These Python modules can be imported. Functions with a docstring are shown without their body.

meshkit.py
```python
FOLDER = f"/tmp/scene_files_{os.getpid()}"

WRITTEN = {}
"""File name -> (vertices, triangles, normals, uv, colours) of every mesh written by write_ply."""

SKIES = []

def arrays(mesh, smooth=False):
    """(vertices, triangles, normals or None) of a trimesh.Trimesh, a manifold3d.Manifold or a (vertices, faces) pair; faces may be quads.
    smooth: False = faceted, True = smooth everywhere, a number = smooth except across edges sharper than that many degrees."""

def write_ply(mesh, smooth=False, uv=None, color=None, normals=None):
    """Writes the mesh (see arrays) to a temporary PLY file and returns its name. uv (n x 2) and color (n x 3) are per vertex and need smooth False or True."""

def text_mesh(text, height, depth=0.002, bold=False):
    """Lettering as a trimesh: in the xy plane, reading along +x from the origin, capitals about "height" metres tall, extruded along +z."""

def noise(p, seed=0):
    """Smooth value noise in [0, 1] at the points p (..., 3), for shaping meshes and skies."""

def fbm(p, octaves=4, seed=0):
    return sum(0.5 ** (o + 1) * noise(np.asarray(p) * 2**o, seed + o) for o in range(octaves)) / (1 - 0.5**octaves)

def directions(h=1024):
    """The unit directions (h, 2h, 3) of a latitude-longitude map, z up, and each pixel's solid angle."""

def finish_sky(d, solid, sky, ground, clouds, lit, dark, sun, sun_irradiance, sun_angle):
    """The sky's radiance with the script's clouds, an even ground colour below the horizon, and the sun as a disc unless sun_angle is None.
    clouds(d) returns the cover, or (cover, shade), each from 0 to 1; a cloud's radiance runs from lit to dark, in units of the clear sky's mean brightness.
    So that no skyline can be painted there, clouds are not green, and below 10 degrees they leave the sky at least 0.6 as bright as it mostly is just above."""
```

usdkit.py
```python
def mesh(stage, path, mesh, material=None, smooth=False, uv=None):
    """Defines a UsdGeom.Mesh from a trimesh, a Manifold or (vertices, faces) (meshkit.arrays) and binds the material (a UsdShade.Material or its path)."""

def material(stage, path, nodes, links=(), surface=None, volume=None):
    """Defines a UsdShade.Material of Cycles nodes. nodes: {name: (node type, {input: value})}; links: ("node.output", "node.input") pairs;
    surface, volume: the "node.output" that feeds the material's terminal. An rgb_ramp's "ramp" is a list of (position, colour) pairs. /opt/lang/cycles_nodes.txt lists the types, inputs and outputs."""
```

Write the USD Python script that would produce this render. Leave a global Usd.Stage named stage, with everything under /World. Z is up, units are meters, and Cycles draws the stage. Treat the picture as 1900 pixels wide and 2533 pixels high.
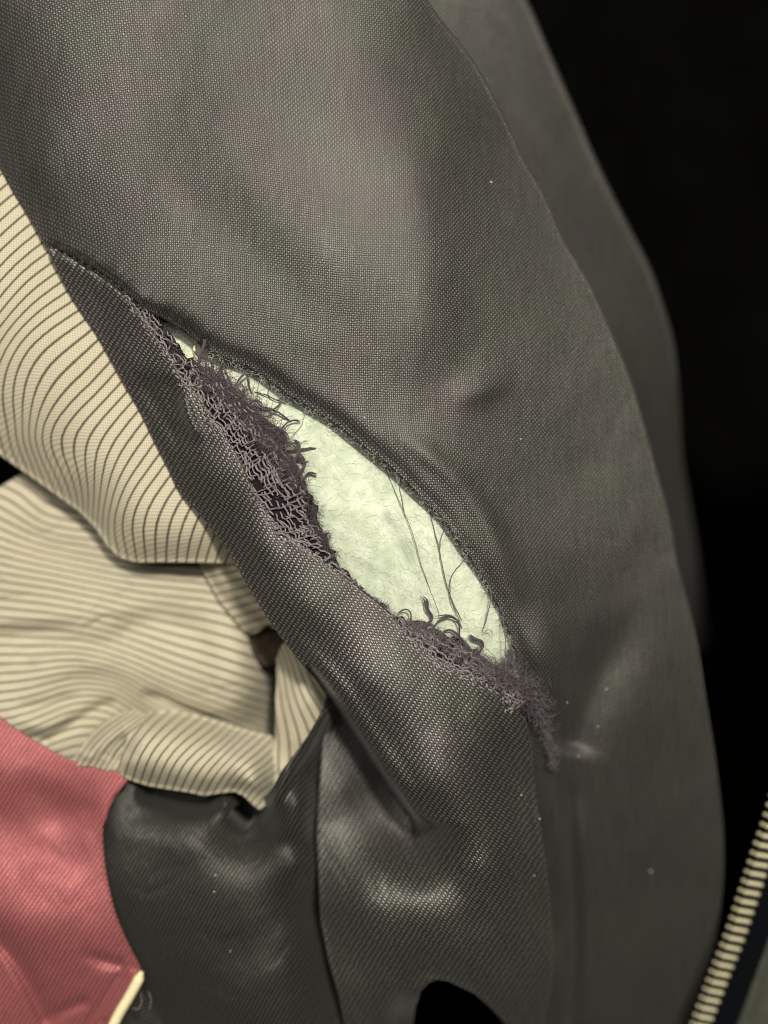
import math, random
import numpy as np, trimesh, usdkit, meshkit
from pxr import Usd, UsdGeom, UsdLux, UsdShade, Gf, Sdf, Vt
from scipy.interpolate import RBFInterpolator
from scipy.spatial import Delaunay, cKDTree
import shapely
from shapely.geometry import Polygon, LineString

stage = Usd.Stage.CreateInMemory()
UsdGeom.SetStageUpAxis(stage, UsdGeom.Tokens.z); UsdGeom.SetStageMetersPerUnit(stage, 1.0)
world = UsdGeom.Xform.Define(stage, '/World'); stage.SetDefaultPrim(world.GetPrim())
UsdGeom.Scope.Define(stage, '/World/Looks')
rng = np.random.default_rng(7)

# ---------------------------------------------------------------- camera: looking straight down on the jacket
W_M, CAM = 0.150, 0.280          # metres across the picture on the focus plane, camera height above it
cam = UsdGeom.Camera.Define(stage, '/World/camera')
cam.CreateHorizontalApertureAttr(20.955); cam.CreateVerticalApertureAttr(20.955*4/3)
cam.CreateFocalLengthAttr(20.955*CAM/W_M)
cam.CreateClippingRangeAttr(Gf.Vec2f(0.01, 10))
cam.CreateFStopAttr(2.8); cam.CreateFocusDistanceAttr(CAM+0.001)
cam.CreateExposureAttr(0.0)
UsdGeom.Xformable(cam).AddTranslateOp().Set(Gf.Vec3d(0, 0, CAM))

# ---------------------------------------------------------------- lamps of the room
def aim(prim, pos, target=(0, 0, 0)):
    m = Gf.Matrix4d().SetLookAt(Gf.Vec3d(*pos), Gf.Vec3d(*target), Gf.Vec3d(0, 1, 0.01)).GetInverse()
    UsdGeom.Xformable(prim).AddTransformOp().Set(m)
key = UsdLux.DiskLight.Define(stage, '/World/ceiling_lamp')
key.CreateRadiusAttr(0.06); key.CreateNormalizeAttr(True); key.CreateIntensityAttr(7.2); key.CreateColorAttr(Gf.Vec3f(1, .945, .79))
aim(key, (0.20, 0.47, 1.15))
fill = UsdLux.RectLight.Define(stage, '/World/room_light')
fill.CreateWidthAttr(0.9); fill.CreateHeightAttr(0.7); fill.CreateNormalizeAttr(True); fill.CreateIntensityAttr(2.3); fill.CreateColorAttr(Gf.Vec3f(1, .97, .86))
aim(fill, (-0.28, 0.42, 1.0))

# ---------------------------------------------------------------- helpers: points of the photograph's picture plane -> places on the jacket
S0 = W_M/1900.0
def P(x, y, z):
    """x, y as measured on the focus plane (1/1900 of the picture's width), z in mm above it -> metres"""
    x, y, z = np.broadcast_arrays(np.asarray(x, float), np.asarray(y, float), np.asarray(z, float)*1e-3)
    k = S0*(CAM-z)/CAM
    return np.stack([(x-950)*k, -(y-1266.5)*k, z], -1)

def rbf(pts, smooth=0.0, kernel='thin_plate_spline'):
    a = np.asarray(pts, float)
    r = RBFInterpolator(a[:, :2]/500.0, a[:, 2], kernel=kernel, smoothing=smooth)
    return lambda x, y: r(np.stack([np.ravel(x), np.ravel(y)], -1)/500.0).reshape(np.shape(x))

def catmull(pts, n=12):
    p = np.asarray(pts, float)
    if len(p) < 3: return np.stack([p[0]+(p[-1]-p[0])*t for t in np.linspace(0, 1, n)])
    q = np.vstack([2*p[0]-p[1], p, 2*p[-1]-p[-2]]); out = []
    for i in range(1, len(q)-2):
        for t in np.linspace(0, 1, n, endpoint=False):
            a, b, c, d = q[i-1], q[i], q[i+1], q[i+2]
            out.append(.5*(2*b+(c-a)*t+(2*a-5*b+4*c-d)*t*t+(3*b-a-3*c+d)*t**3))
    return np.array(out+[p[-1]])

def resample_open(p, n):
    s = np.r_[0, np.cumsum(np.linalg.norm(np.diff(p, axis=0), axis=1))]; t = np.linspace(0, s[-1], n)
    return np.stack([np.interp(t, s, p[:, 0]), np.interp(t, s, p[:, 1])], -1)

def line_dist(x, y, pts):
    """distance, position along (0-1) and signed side from a smooth line"""
    c = catmull(pts, 8); t = cKDTree(c); q = np.stack([np.ravel(x), np.ravel(y)], -1)
    best = np.full(len(q), 1e9); al = np.zeros(len(q)); sd = np.zeros(len(q))
    d, i = t.query(q)
    L = np.r_[0, np.cumsum(np.linalg.norm(np.diff(c, axis=0), axis=1))]
    for off in (-1, 0):
        j = np.clip(i+off, 0, len(c)-2); a, b = c[j], c[j+1]; ab = b-a
        tt = np.clip(((q-a)*ab).sum(1)/np.maximum((ab*ab).sum(1), 1e-9), 0, 1)
        r = q-(a+ab*tt[:, None]); dd = np.linalg.norm(r, axis=1); m = dd < best
        best = np.where(m, dd, best); al = np.where(m, (L[j]+tt*(L[j+1]-L[j]))/L[-1], al)
        sd = np.where(m, np.sign(ab[:, 0]*r[:, 1]-ab[:, 1]*r[:, 0]), sd)
    sh = np.shape(x)
    return best.reshape(sh), al.reshape(sh), sd.reshape(sh)

def sstep(t): t = np.clip(t, 0, 1); return t*t*(3-2*t)

def crease(x, y, amp, sc, seed, tilt=0.0):
    u, v = x*math.cos(tilt)+y*math.sin(tilt), -x*math.sin(tilt)+y*math.cos(tilt)
    n = meshkit.fbm(np.stack([u/sc, v/(sc*2.2), 0*x], -1), 3, seed); m = meshkit.fbm(np.stack([x/130, y/130, 0*x], -1), 2, seed+50)
    return -amp*np.clip(1-np.abs(n-.5)*7, 0, 1)**1.5*sstep((m-.35)/.3)

def strokes(x, y, L):
    """folds: (line, height mm, half-width on one side, on the other side, fade at start, fade at end)"""
    z = np.zeros(np.shape(x))
    for s in L:
        pts, h, wl, wr = s[:4]; f0, f1 = (s[4], s[5]) if len(s) > 4 else (.25, .25)
        d, a, sd = line_dist(x, y, pts)
        w = np.where(sd < 0, wl, wr)
        fade = sstep(a/max(f0, 1e-6))*sstep((1-a)/max(f1, 1e-6))
        z = z+h*fade*np.exp(-(d/w)**2)
    return z

def resample(pts, step):
    p = np.asarray(pts, float); p = np.vstack([p, p[:1]])
    s = np.r_[0, np.cumsum(np.linalg.norm(np.diff(p, axis=0), axis=1))]
    n = max(int(s[-1]/step), 8); t = np.arange(n)*s[-1]/n
    return np.stack([np.interp(t, s, p[:, 0]), np.interp(t, s, p[:, 1])], -1)

def flat_grid(poly, step):
    b = resample(poly, step); pg = Polygon(b).buffer(0)
    if pg.geom_type != 'Polygon': pg = max(pg.geoms, key=lambda g: g.area)
    x0, y0, x1, y1 = pg.bounds
    gx, gy = np.meshgrid(np.arange(x0, x1, step), np.arange(y0, y1, step*.87))
    gx = gx+(np.arange(gx.shape[0]) % 2)[:, None]*step*.5
    q = np.stack([gx.ravel(), gy.ravel()], -1)
    q = q[shapely.contains_xy(pg, q[:, 0], q[:, 1])]
    d, _ = cKDTree(b).query(q); q = q[d > step*.6]
    v = np.vstack([b, q]); f = Delaunay(v).simplices
    c = v[f].mean(1); f = f[shapely.contains_xy(pg, c[:, 0], c[:, 1])]
    e1, e2 = v[f[:, 1]]-v[f[:, 0]], v[f[:, 2]]-v[f[:, 0]]
    cr = e1[:, 0]*e2[:, 1]-e1[:, 1]*e2[:, 0]
    f = f[np.abs(cr) > 1e-6]; cr = cr[np.abs(cr) > 1e-6]
    f = np.where((cr > 0)[:, None], f[:, ::-1], f)      # y grows downwards: this order faces up
    return v, f, len(b)

def cloth(poly, zf0, uvf, step=7.0, rim=8.0, turn=150, zs=1.0):
    """a piece of cloth: a fine sheet that follows zf, its edge rolled under with radius rim"""
    zf = lambda x, y: zf0(x, y)*zs
    if Polygon(poly).exterior.is_ccw is False: poly = poly[::-1]
    v, f, nb = flat_grid(poly, step)
    z = zf(v[:, 0], v[:, 1]); u, w = uvf(v[:, 0], v[:, 1], z)
    pts = P(v[:, 0], v[:, 1], z); uv = np.stack([u, w], -1)
    b = v[:nb]; t = np.roll(b, -1, 0)-np.roll(b, 1, 0)
    n = np.stack([t[:, 1], -t[:, 0]], -1); n /= np.maximum(np.linalg.norm(n, axis=1, keepdims=True), 1e-9)
    for _ in range(3): n = (np.roll(n, 1, 0)+n+np.roll(n, -1, 0))/3
    allp, alluv, faces, base = [pts], [uv], [f], np.arange(nb)
    count = len(pts); prev = base
    for a in np.radians(np.linspace(0, turn, 8))[1:]:
        q = b+n*rim*math.sin(a); zz = z[:nb]-rim*S0*1e3*(1-math.cos(a))
        allp.append(P(q[:, 0], q[:, 1], zz))
        du, dv = uvf(b[:, 0]+n[:, 0]*rim*a, b[:, 1]+n[:, 1]*rim*a, zz); alluv.append(np.stack([du, dv], -1))
        cur = np.arange(count, count+nb); count += nb
        p1, c1 = np.roll(prev, -1), np.roll(cur, -1)
        faces += [np.stack([prev, p1, cur], -1), np.stack([p1, c1, cur], -1)]
        prev = cur
    pts, uv, f = np.vstack(allp), np.vstack(alluv), np.vstack(faces)
    # one outward winding: the rim must agree with the sheet's upward faces
    k = len(faces[0]); nn = np.cross(pts[f[k:, 1]]-pts[f[k:, 0]], pts[f[k:, 2]]-pts[f[k:, 0]])
    if nn[:2*nb, 2].sum() < 0: f[k:] = f[k:][:, ::-1]
    return pts, f, uv

used = {}
def path_for(name, parent):
    k = (parent, name); used[k] = used.get(k, 0)+1
    return f'{parent}/{name}' + ('' if used[k] == 1 else f'_{used[k]-1:03d}')

def part(name, mesh, mat, parent, uv=None, smooth=True, label=None, kind=None):
    p = path_for(name, parent)
    m = usdkit.mesh(stage, p, mesh, mat, smooth=smooth, uv=uv)
    if label: m.GetPrim().SetCustomDataByKey('label', label)
    if kind: m.GetPrim().SetCustomDataByKey('kind', kind)
    return p

def thing(name, label, cat, group=None, kind=None):
    p = path_for(name, '/World'); x = UsdGeom.Xform.Define(stage, p).GetPrim()
    for k, v in (('label', label), ('category', cat), ('group', group), ('kind', kind)):
        if v: x.SetCustomDataByKey(k, v)
    return p

def tubes(lines, radii, sides=5, taper=0.35):
    """many threads (k, n, 3) in metres with radii (k,) as one mesh"""
    L = np.asarray(lines, float); k, n, _ = L.shape; r = np.broadcast_to(np.asarray(radii, float), (k,))
    t = np.gradient(L, axis=1); t /= np.maximum(np.linalg.norm(t, axis=2, keepdims=True), 1e-12)
    up = np.where(np.abs(t[..., 2:3]) > .9, np.array([1., 0, 0]), np.array([0, 0, 1.]))
    a = np.cross(t, up); a /= np.maximum(np.linalg.norm(a, axis=2, keepdims=True), 1e-12); b = np.cross(t, a)
    s = np.linspace(0, 1, n); prof = np.clip(np.minimum(1, taper+4*np.minimum(s, 1-s)), .05, 1)
    ang = np.arange(sides)*2*np.pi/sides
    ring = (a[:, :, None]*np.cos(ang)[None, None, :, None]+b[:, :, None]*np.sin(ang)[None, None, :, None])*(r[:, None]*prof[None])[:, :, None, None]
    v = (L[:, :, None]+ring).reshape(-1, 3)
    i = np.arange(n-1)[:, None]*sides; j = np.arange(sides)[None]; j2 = (j+1) % sides
    q = np.stack([i+j, i+j2, i+sides+j2, i+sides+j], -1).reshape(-1, 4)
    q = (q[None]+(np.arange(k)*n*sides)[:, None, None]).reshape(-1, 4)
    f = np.vstack([q[:, [0, 2, 1]], q[:, [0, 3, 2]]])
    cap = []
    for c in range(1, sides-1): cap += [[0, c, c+1], [(n-1)*sides, (n-1)*sides+c+1, (n-1)*sides+c]]
    f = np.vstack([f, (np.array(cap)[None]+(np.arange(k)*n*sides)[:, None, None]).reshape(-1, 3)])
    return v, f

# ---------------------------------------------------------------- materials
class G:
    """small builder for node graphs"""
    def __init__(s): s.n, s.l, s.c = {}, [], 0
    def add(s, kind, out, **kw):
        s.c += 1; nm = f'n{s.c}'; vals = {}
        for k, v in kw.items():
            if isinstance(v, str) and v.startswith('@'): s.l.append((v[1:], f'{nm}.{k}'))
            else: vals[k] = v
        s.n[nm] = (kind, vals); return f'@{nm}.{out}'
    def m(s, op, a, b=0.5, c=0.0, clamp=False): return s.add('math', 'value', math_type=op, value1=a, value2=b, value3=c, use_clamp=clamp)
    def mixc(s, fac, a, b, bt='mix'): return s.add('mix_color', 'result', blend_type=bt, fac=fac, a=a, b=b)
    def noise(s, vec, scale, detail=2, rough=.5): return s.add('noise_texture', 'fac', vector=vec, scale=scale, detail=detail, roughness=rough)
    def rng(s, v, a, b, c, d): return s.add('map_range', 'result', value=v, from_min=a, from_max=b, to_min=c, to_max=d, clamp=True)
    def done(s, name, surf): return usdkit.material(stage, f'/World/Looks/{name}', s.n, s.l, surface=surf[1:])

def uvs(g):
    uv = g.add('texture_coordinate', 'UV'); sp = g.add('separate_xyz', 'x', vector=uv); return uv, sp, sp[:-1]+'y'

def lining_mat(name, lo, hi, rough=.42, spec=.5, sheen=.12, wob=.6, metal=.6, rib=0.0):
    g = G(); uv, u, v = uvs(g); pos = g.add('geometry', 'position')
    wn = g.noise(uv, .22, 3); u2 = g.m('multiply_add', g.m('subtract', wn, .5), wob*2, u); v2 = g.m('multiply_add', g.m('subtract', g.noise(uv, .31, 2), .5), wob*2, v)
    su = g.m('sine', g.m('multiply', u2, math.pi)); sv = g.m('sine', g.m('multiply', v2, math.pi))
    pr = g.m('multiply', su, sv)                      # +: warp thread on top, -: weft on top
    pad = g.m('power', g.m('absolute', pr), .6)
    warp = g.rng(pr, -.15, .5, 0, 1)
    h = g.m('multiply', pad, g.m('multiply_add', warp, .55, .45))
    # uneven yarn
    yarn = g.noise(g.add('mapping', 'vector', mapping_type='point', vector=uv, scale=(1.0, .06, 1)), 1.0, 2)
    yarn2 = g.noise(uv, .9, 1)
    fac = g.m('multiply', g.m('multiply_add', warp, .62, g.m('multiply', pad, .30)), g.m('multiply_add', yarn, .75, g.m('multiply_add', yarn2, .7, .27)))
    mott = g.noise(pos, 45, 3); hue = g.noise(pos, 70, 2)
    if rib:
        col = g.m('absolute', su); fac = g.m('multiply_add', fac, 1-rib, g.m('multiply', g.m('multiply', col, g.m('multiply_add', yarn, .8, .25)), rib*.75))
    c = g.mixc(fac, lo, hi)
    tint = g.mixc(g.rng(hue, .35, .65, 0, 1), (1.04, .97, 1.04), (.97, 1.02, .97))
    c = g.mixc(1.0, c, tint, 'multiply')
    b = g.add('bump', 'normal', height=h, strength=.7, distance=.00009)
    p = g.add('principled_bsdf', 'BSDF', base_color=c, roughness=g.rng(mott, .3, .7, rough-.05, rough+.07), specular_ior_level=g.m('multiply_add', warp, spec*.8, spec*.2), normal=b, sheen_weight=sheen, sheen_roughness=.4, metallic=metal)
    return g.done(name, p)

def stripe_mat(name):
    g = G(); uv, u, v = uvs(g); pos = g.add('geometry', 'position')
    un = g.m('multiply_add', g.m('subtract', g.noise(pos, 900, 2), .5), .10, u)
    fr = g.m('fraction', un); dd = g.m('absolute', g.m('subtract', fr, .5))          # .5 in the middle of the dark line
    dark = g.rng(dd, .385, .43, 0, 1)
    a = g.m('multiply', u, math.pi*6.0); su = g.m('sine', a); sv = g.m('sine', g.m('multiply', v, math.pi))
    pr = g.m('multiply', su, sv); pad = g.m('power', g.m('absolute', pr), .5); over = g.rng(pr, -.2, .35, 0, 1)
    fib = g.noise(uv, 2.5, 2)
    fac = g.m('multiply_add', over, .55, g.m('multiply', pad, .35))
    cream = g.mixc(fac, (.24, .213, .16), (.69, .648, .525))
    line = g.mixc(fac, (.035, .026, .015), (.14, .108, .066))
    c = g.mixc(dark, cream, line)
    c = g.mixc(1.0, c, g.mixc(g.noise(pos, 60, 3), (.90, .86, .80), (1.06, 1.06, 1.04)), 'multiply')
    h = g.m('add', g.m('multiply', pad, .45), g.m('multiply', g.m('subtract', 1.0, dark), .8))
    b = g.add('bump', 'normal', height=h, strength=.7, distance=.00022)
    p = g.add('principled_bsdf', 'BSDF', base_color=c, roughness=g.m('multiply_add', fib, .2, .36), specular_ior_level=.4, normal=b, sheen_weight=.1)
    return g.done(name, p)

def satin_mat(name, lo, hi, rough=.50, spec=.35, glint=.3, metal=.35):
    g = G(); uv, u, v = uvs(g); pos = g.add('geometry', 'position')
    wn = g.m('multiply_add', g.m('subtract', g.noise(uv, .5, 2), .5), .5, u)
    tw = g.m('multiply_add', g.m('sine', g.m('multiply', wn, 2*math.pi)), .5, .5)
    fl = g.m('multiply_add', g.m('sine', g.m('multiply', g.m('add', v, g.m('multiply', g.m('floor', wn), .37)), 2*math.pi)), .5, .5)
    fib = g.noise(uv, 1.6, 3)
    sp = g.rng(g.noise(uv, 2.2, 0), .62, .78, 0, 1)
    h = g.m('multiply', tw, g.m('multiply_add', fl, .35, .65))
    fac = g.m('multiply', h, g.m('multiply_add', fib, .8, .55))
    c = g.mixc(fac, lo, hi)
    b = g.add('bump', 'normal', height=g.m('multiply_add', fib, .7, h), strength=.6, distance=.00009)
    p = g.add('principled_bsdf', 'BSDF', base_color=c, roughness=g.m('multiply_add', sp, -.12, rough), specular_ior_level=g.m('multiply_add', h, spec, glint*.2), normal=b, sheen_weight=.08, metallic=metal)
    return g.done(name, p)

def plain_mat(name, col, rough=.7, spec=.3, metal=0.0, sheen=0.0, scale=2500, amt=.35, bump=0.0):
    g = G(); pos = g.add('geometry', 'position'); n = g.noise(pos, scale, 3)
    c = g.mixc(n, tuple(x*(1-amt) for x in col), tuple(min(1, x*(1+amt)) for x in col))
    kw = dict(base_color=c, roughness=rough, specular_ior_level=spec, metallic=metal, sheen_weight=sheen)
    if bump: kw['normal'] = g.add('bump', 'normal', height=n, strength=.6, distance=bump)
    return g.done(name, g.add('principled_bsdf', 'BSDF', **kw))

def wadding_mat(name):
    g = G(); pos = g.add('geometry', 'position')
    big = g.noise(pos, 130, 4, .6); fine = g.noise(pos, 1500, 4, .65); web = g.noise(g.add('mapping', 'vector', mapping_type='point', vector=pos, scale=(1, .35, 1), rotation=(0, 0, .6)), 1100, 3)
    c = g.mixc(g.rng(g.m('multiply_add', g.noise(pos, 420, 3), .5, g.m('multiply', big, .6)), .35, .75, 0, 1), (.36, .415, .315), (.61, .645, .53))
    speck = g.rng(g.noise(pos, 1900, 2), .66, .74, 0, 1)
    c = g.mixc(g.m('multiply', speck, .35), c, (.40, .45, .30))
    h = g.m('add', g.m('multiply', fine, .7), web)
    b = g.add('bump', 'normal', height=h, strength=.45, distance=.0004)
    p = g.add('principled_bsdf', 'BSDF', base_color=c, roughness=.9, specular_ior_level=.15, normal=b, sheen_weight=.3)
    return g.done(name, p)

M_LIN = lining_mat('grey_lining', (.011, .0105, .0098), (.166, .161, .151), rough=.45, spec=.6)
M_LINU = lining_mat('grey_lining_ribbed', (.011, .0105, .0098), (.166, .161, .151), rough=.45, spec=.6, rib=.5)
M_STR = stripe_mat('cream_stripe')
M_RED = satin_mat('red_satin', (.15, .040, .046), (.41, .132, .142), rough=.53)
M_BLK = satin_mat('black_satin', (.006, .0058, .0055), (.078, .0755, .070), rough=.52, spec=.4, metal=.5)
M_WAD = wadding_mat('white_wadding')
M_FRAY = plain_mat('frayed_purple_yarn', (.075, .055, .066), .55, .4, sheen=.4)
M_FRAYL = plain_mat('frayed_light_yarn', (.20, .172, .188), .5, .45, sheen=.3)
M_FRAYP = plain_mat('frayed_plum_fibre', (.050, .033, .045), .6, .3, sheen=.2)
M_FRAYM = plain_mat('frayed_grey_yarn', (.125, .102, .116), .5, .4, sheen=.3)
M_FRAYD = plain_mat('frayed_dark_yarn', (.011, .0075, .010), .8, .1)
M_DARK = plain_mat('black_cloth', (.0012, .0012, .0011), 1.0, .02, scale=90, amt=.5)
M_SHADE = plain_mat('brown_underside', (.05, .038, .028), .9, .1)
M_PIPE = plain_mat('cream_piping', (.72, .63, .42), .6, .3, scale=1800, bump=.0003)
M_TAPE = plain_mat('navy_tape', (.003, .0036, .005), .95, .02, scale=3000, bump=.0002)
M_BRASS = plain_mat('pale_brass', (.40, .365, .255), .48, .4, metal=.6, scale=600, amt=.15)
M_GREEN = plain_mat('grey_green_cloth', (.045, .048, .040), .8, .2, scale=1500, bump=.0003)
M_WFIB = plain_mat('wadding_fibre', (.85, .87, .75), .8, .2)
M_LINTG = plain_mat('pale_grey_thread', (.32, .31, .28), .7, .2)
M_THREAD = plain_mat('olive_thread', (.10, .095, .06), .6, .3)
M_WHITE = plain_mat('white_lint', (.8, .8, .76), .7, .3)

# ================================================================ the setting: what lies under the jacket
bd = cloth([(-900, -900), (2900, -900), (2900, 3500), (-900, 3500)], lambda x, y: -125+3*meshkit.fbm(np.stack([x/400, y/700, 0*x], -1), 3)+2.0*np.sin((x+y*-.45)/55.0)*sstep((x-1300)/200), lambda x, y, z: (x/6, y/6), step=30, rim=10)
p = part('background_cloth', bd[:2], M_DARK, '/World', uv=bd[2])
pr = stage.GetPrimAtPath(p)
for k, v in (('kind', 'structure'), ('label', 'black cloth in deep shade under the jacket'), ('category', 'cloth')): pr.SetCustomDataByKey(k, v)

J = thing('jacket', 'padded jacket with torn dark grey lining, striped cream lining and red and black satin', 'jacket')

# ================================================================ grey lining above the tear
TEAR_UP = [(344, 752), (412, 783), (470, 822), (503, 850), (539, 872), (568, 884), (600, 897), (640, 917), (680, 946), (716, 974), (767, 1003), (835, 1047), (900, 1099), (978, 1160), (1024, 1207), (1096, 1278), (1142, 1346), (1189, 1413), (1218, 1464), (1244, 1515), (1265, 1570), (1282, 1623), (1300, 1670)]
SEAM = [(123, 610), (160, 624), (200, 645), (269, 686), (309, 720), (344, 752)]
A1 = [(950, -150), (1010, -60), (1070, 34), (1139, 120), (1179, 178), (1219, 252), (1259, 332), (1289, 400), (1338, 482), (1386, 593), (1444, 689), (1506, 824), (1555, 945), (1593, 1075), (1622, 1181), (1651, 1290), (1670, 1400), (1713, 1567), (1741, 1746), (1763, 1890), (1780, 2052), (1780, 2163), (1769, 2275), (1746, 2386), (1707, 2520), (1660, 2700)]
A_LEFT = [(123, 609), (96, 561), (67, 515), (41, 474), (14, 426), (0, 404), (-40, 330), (-150, 160)]
polyA = [(-150, -150)]+[tuple(q) for q in catmull(A1, 4)]+[(1250, 2700), (1250, 2000), (1290, 1800)]+[tuple(q) for q in catmull(TEAR_UP[::-1], 4)]+[tuple(q) for q in catmull(SEAM[::-1][1:], 3)]+A_LEFT[1:]
zA0 = rbf([(-150, -150, -14), (0, 0, -7), (500, 0, -3), (900, 0, -4), (1000, 0, -7), (1070, 34, -10), (1150, 140, -12), (1259, 332, -13.5), (1338, 482, -14), (1444, 689, -15), (1555, 945, -15.5), (1651, 1282, -17), (1741, 1746, -22), (1780, 2100, -32), (1740, 2400, -42), (1660, 2700, -52),
    (1100, 300, -5.5), (1120, 600, -3), (1230, 900, -5.5), (1330, 1200, -8.5), (900, 900, 0), (700, 700, 1), (500, 500, 0), (400, 250, -2), (250, 400, -2.5), (100, 400, -5), (0, 400, -9.5), (60, 520, -8.5), (123, 610, -6.5), (190, 560, -4), (300, 650, -1.5), (-150, 160, -16),
    (344, 752, -.8), (568, 886, 0), (716, 978, 0), (900, 1100, 0), (1024, 1210, 0), (1142, 1349, -1), (1244, 1518, -4), (1290, 1650, -7), (1380, 1500, -9), (1450, 1800, -17), (1400, 2000, -21), (1600, 2000, -25.5), (1410, 2400, -34), (1300, 2300, -32), (1600, 2500, -43), (1500, 1400, -12.5)], .002)
def dip(x, y, h, w):
    d, a, sd = line_dist(x, y, TEAR_UP)
    return -h*np.exp(-(d/w)**2)*sstep(a/.08)
def pucker(x, y):
    d, a, sd = line_dist(x, y, SEAM+TEAR_UP[:4]); return .32*np.sin(a*75+2*np.sin(a*31))*np.exp(-(d/26)**2)-.9*np.exp(-(d/11)**2)
def zA(x, y):
    z = zA0(x, y)+dip(x, y, 1.1, 24)+pucker(x, y)
    z = z+strokes(x, y, [
        ([(930, 1030), (1030, 1105), (1125, 1185), (1200, 1285), (1250, 1400), (1290, 1520)], 1.1, 34, 26, .3, .3),
        ([(1090, 1010), (1200, 960), (1290, 930)], .9, 50, 35, .4, .5),
        ([(420, 100), (560, 330), (700, 520), (880, 720), (960, 880)], .7, 130, 100, .3, .35),
        ([(300, 250), (470, 480), (640, 640), (800, 800)], -.25, 70, 60, .3, .3),
        ([(1000, 250), (1030, 500), (1040, 800), (1000, 1000)], 1.2, 90, 90, .3, .3),
        ([(1375, 1850), (1390, 1740), (1350, 1600), (1330, 1480)], 1.8, 45, 40, .45, .4),
        ([(1395, 1870), (1440, 1740), (1520, 1600), (1600, 1480)], -2.6, 55, 60, .1, .5),
        ([(1440, 1860), (1520, 1800), (1650, 1720)], .3, 60, 70, .5, .5),
        ([(1375, 1860), (1401, 1971), (1412, 2107), (1420, 2288), (1414, 2533), (1410, 2700)], -2.6, 24, 14, .25, .01),
        ([(1420, 1950), (1440, 2107), (1455, 2288), (1455, 2533)], 1.5, 25, 50, .2, .05)])
    z = z+.4*(meshkit.fbm(np.stack([x/170, y/210, 0*x], -1), 3, 3)-.5)*2+crease(x, y, .05, 80, 77, .4)
    return z
TH = 5.7; THC = 6.4
fA = rbf([(0, 0, 0), (950, 0, 0), (950, 900, 0), (1300, 1300, 0), (0, 600, 70), (300, 600, 85), (500, 900, 60), (200, 300, 40), (600, 300, 20), (700, 1000, 25), (1600, 500, -30), (1700, 1500, -40), (1200, 1500, 60), (1300, 2300, 90), (1700, 2300, 0)], .01)
def uvA(x, y, z): return (x-fA(x, y)-z*4)/TH, (y+x*.22*sstep((900-x)/900)+z*4)/TH
a = cloth(polyA, zA, uvA, step=7, rim=9)
part('upper_lining', a[:2], M_LINU, J, uv=a[2], label='dark grey woven lining above the tear')

# ================================================================ grey lining below the tear, folded over itself
C_LEFT = [(123, 612), (150, 665), (172, 710), (205, 765), (246, 825), (298, 916), (355, 1019), (389, 1088), (424, 1157), (452, 1214), (504, 1271), (573, 1363), (618, 1443), (676, 1535), (744, 1626), (813, 1706)]
FOLD = [(676, 1535), (744, 1626), (813, 1706), (905, 1844), (973, 1947), (1031, 2027), (1080, 2090), (1130, 2150), (1240, 2300), (1360, 2460), (1480, 2620)]
INNER = [(310, 728), (350, 790), (383, 837), (419, 885), (452, 946), (488, 982), (517, 1033), (553, 1083), (589, 1141), (618, 1206), (654, 1261), (687, 1308), (734, 1344), (788, 1387), (850, 1432), (898, 1470), (948, 1510), (1000, 1565), (1029, 1594), (1071, 1628), (1130, 1661), (1206, 1697), (1248, 1735), (1294, 1785)]
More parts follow.
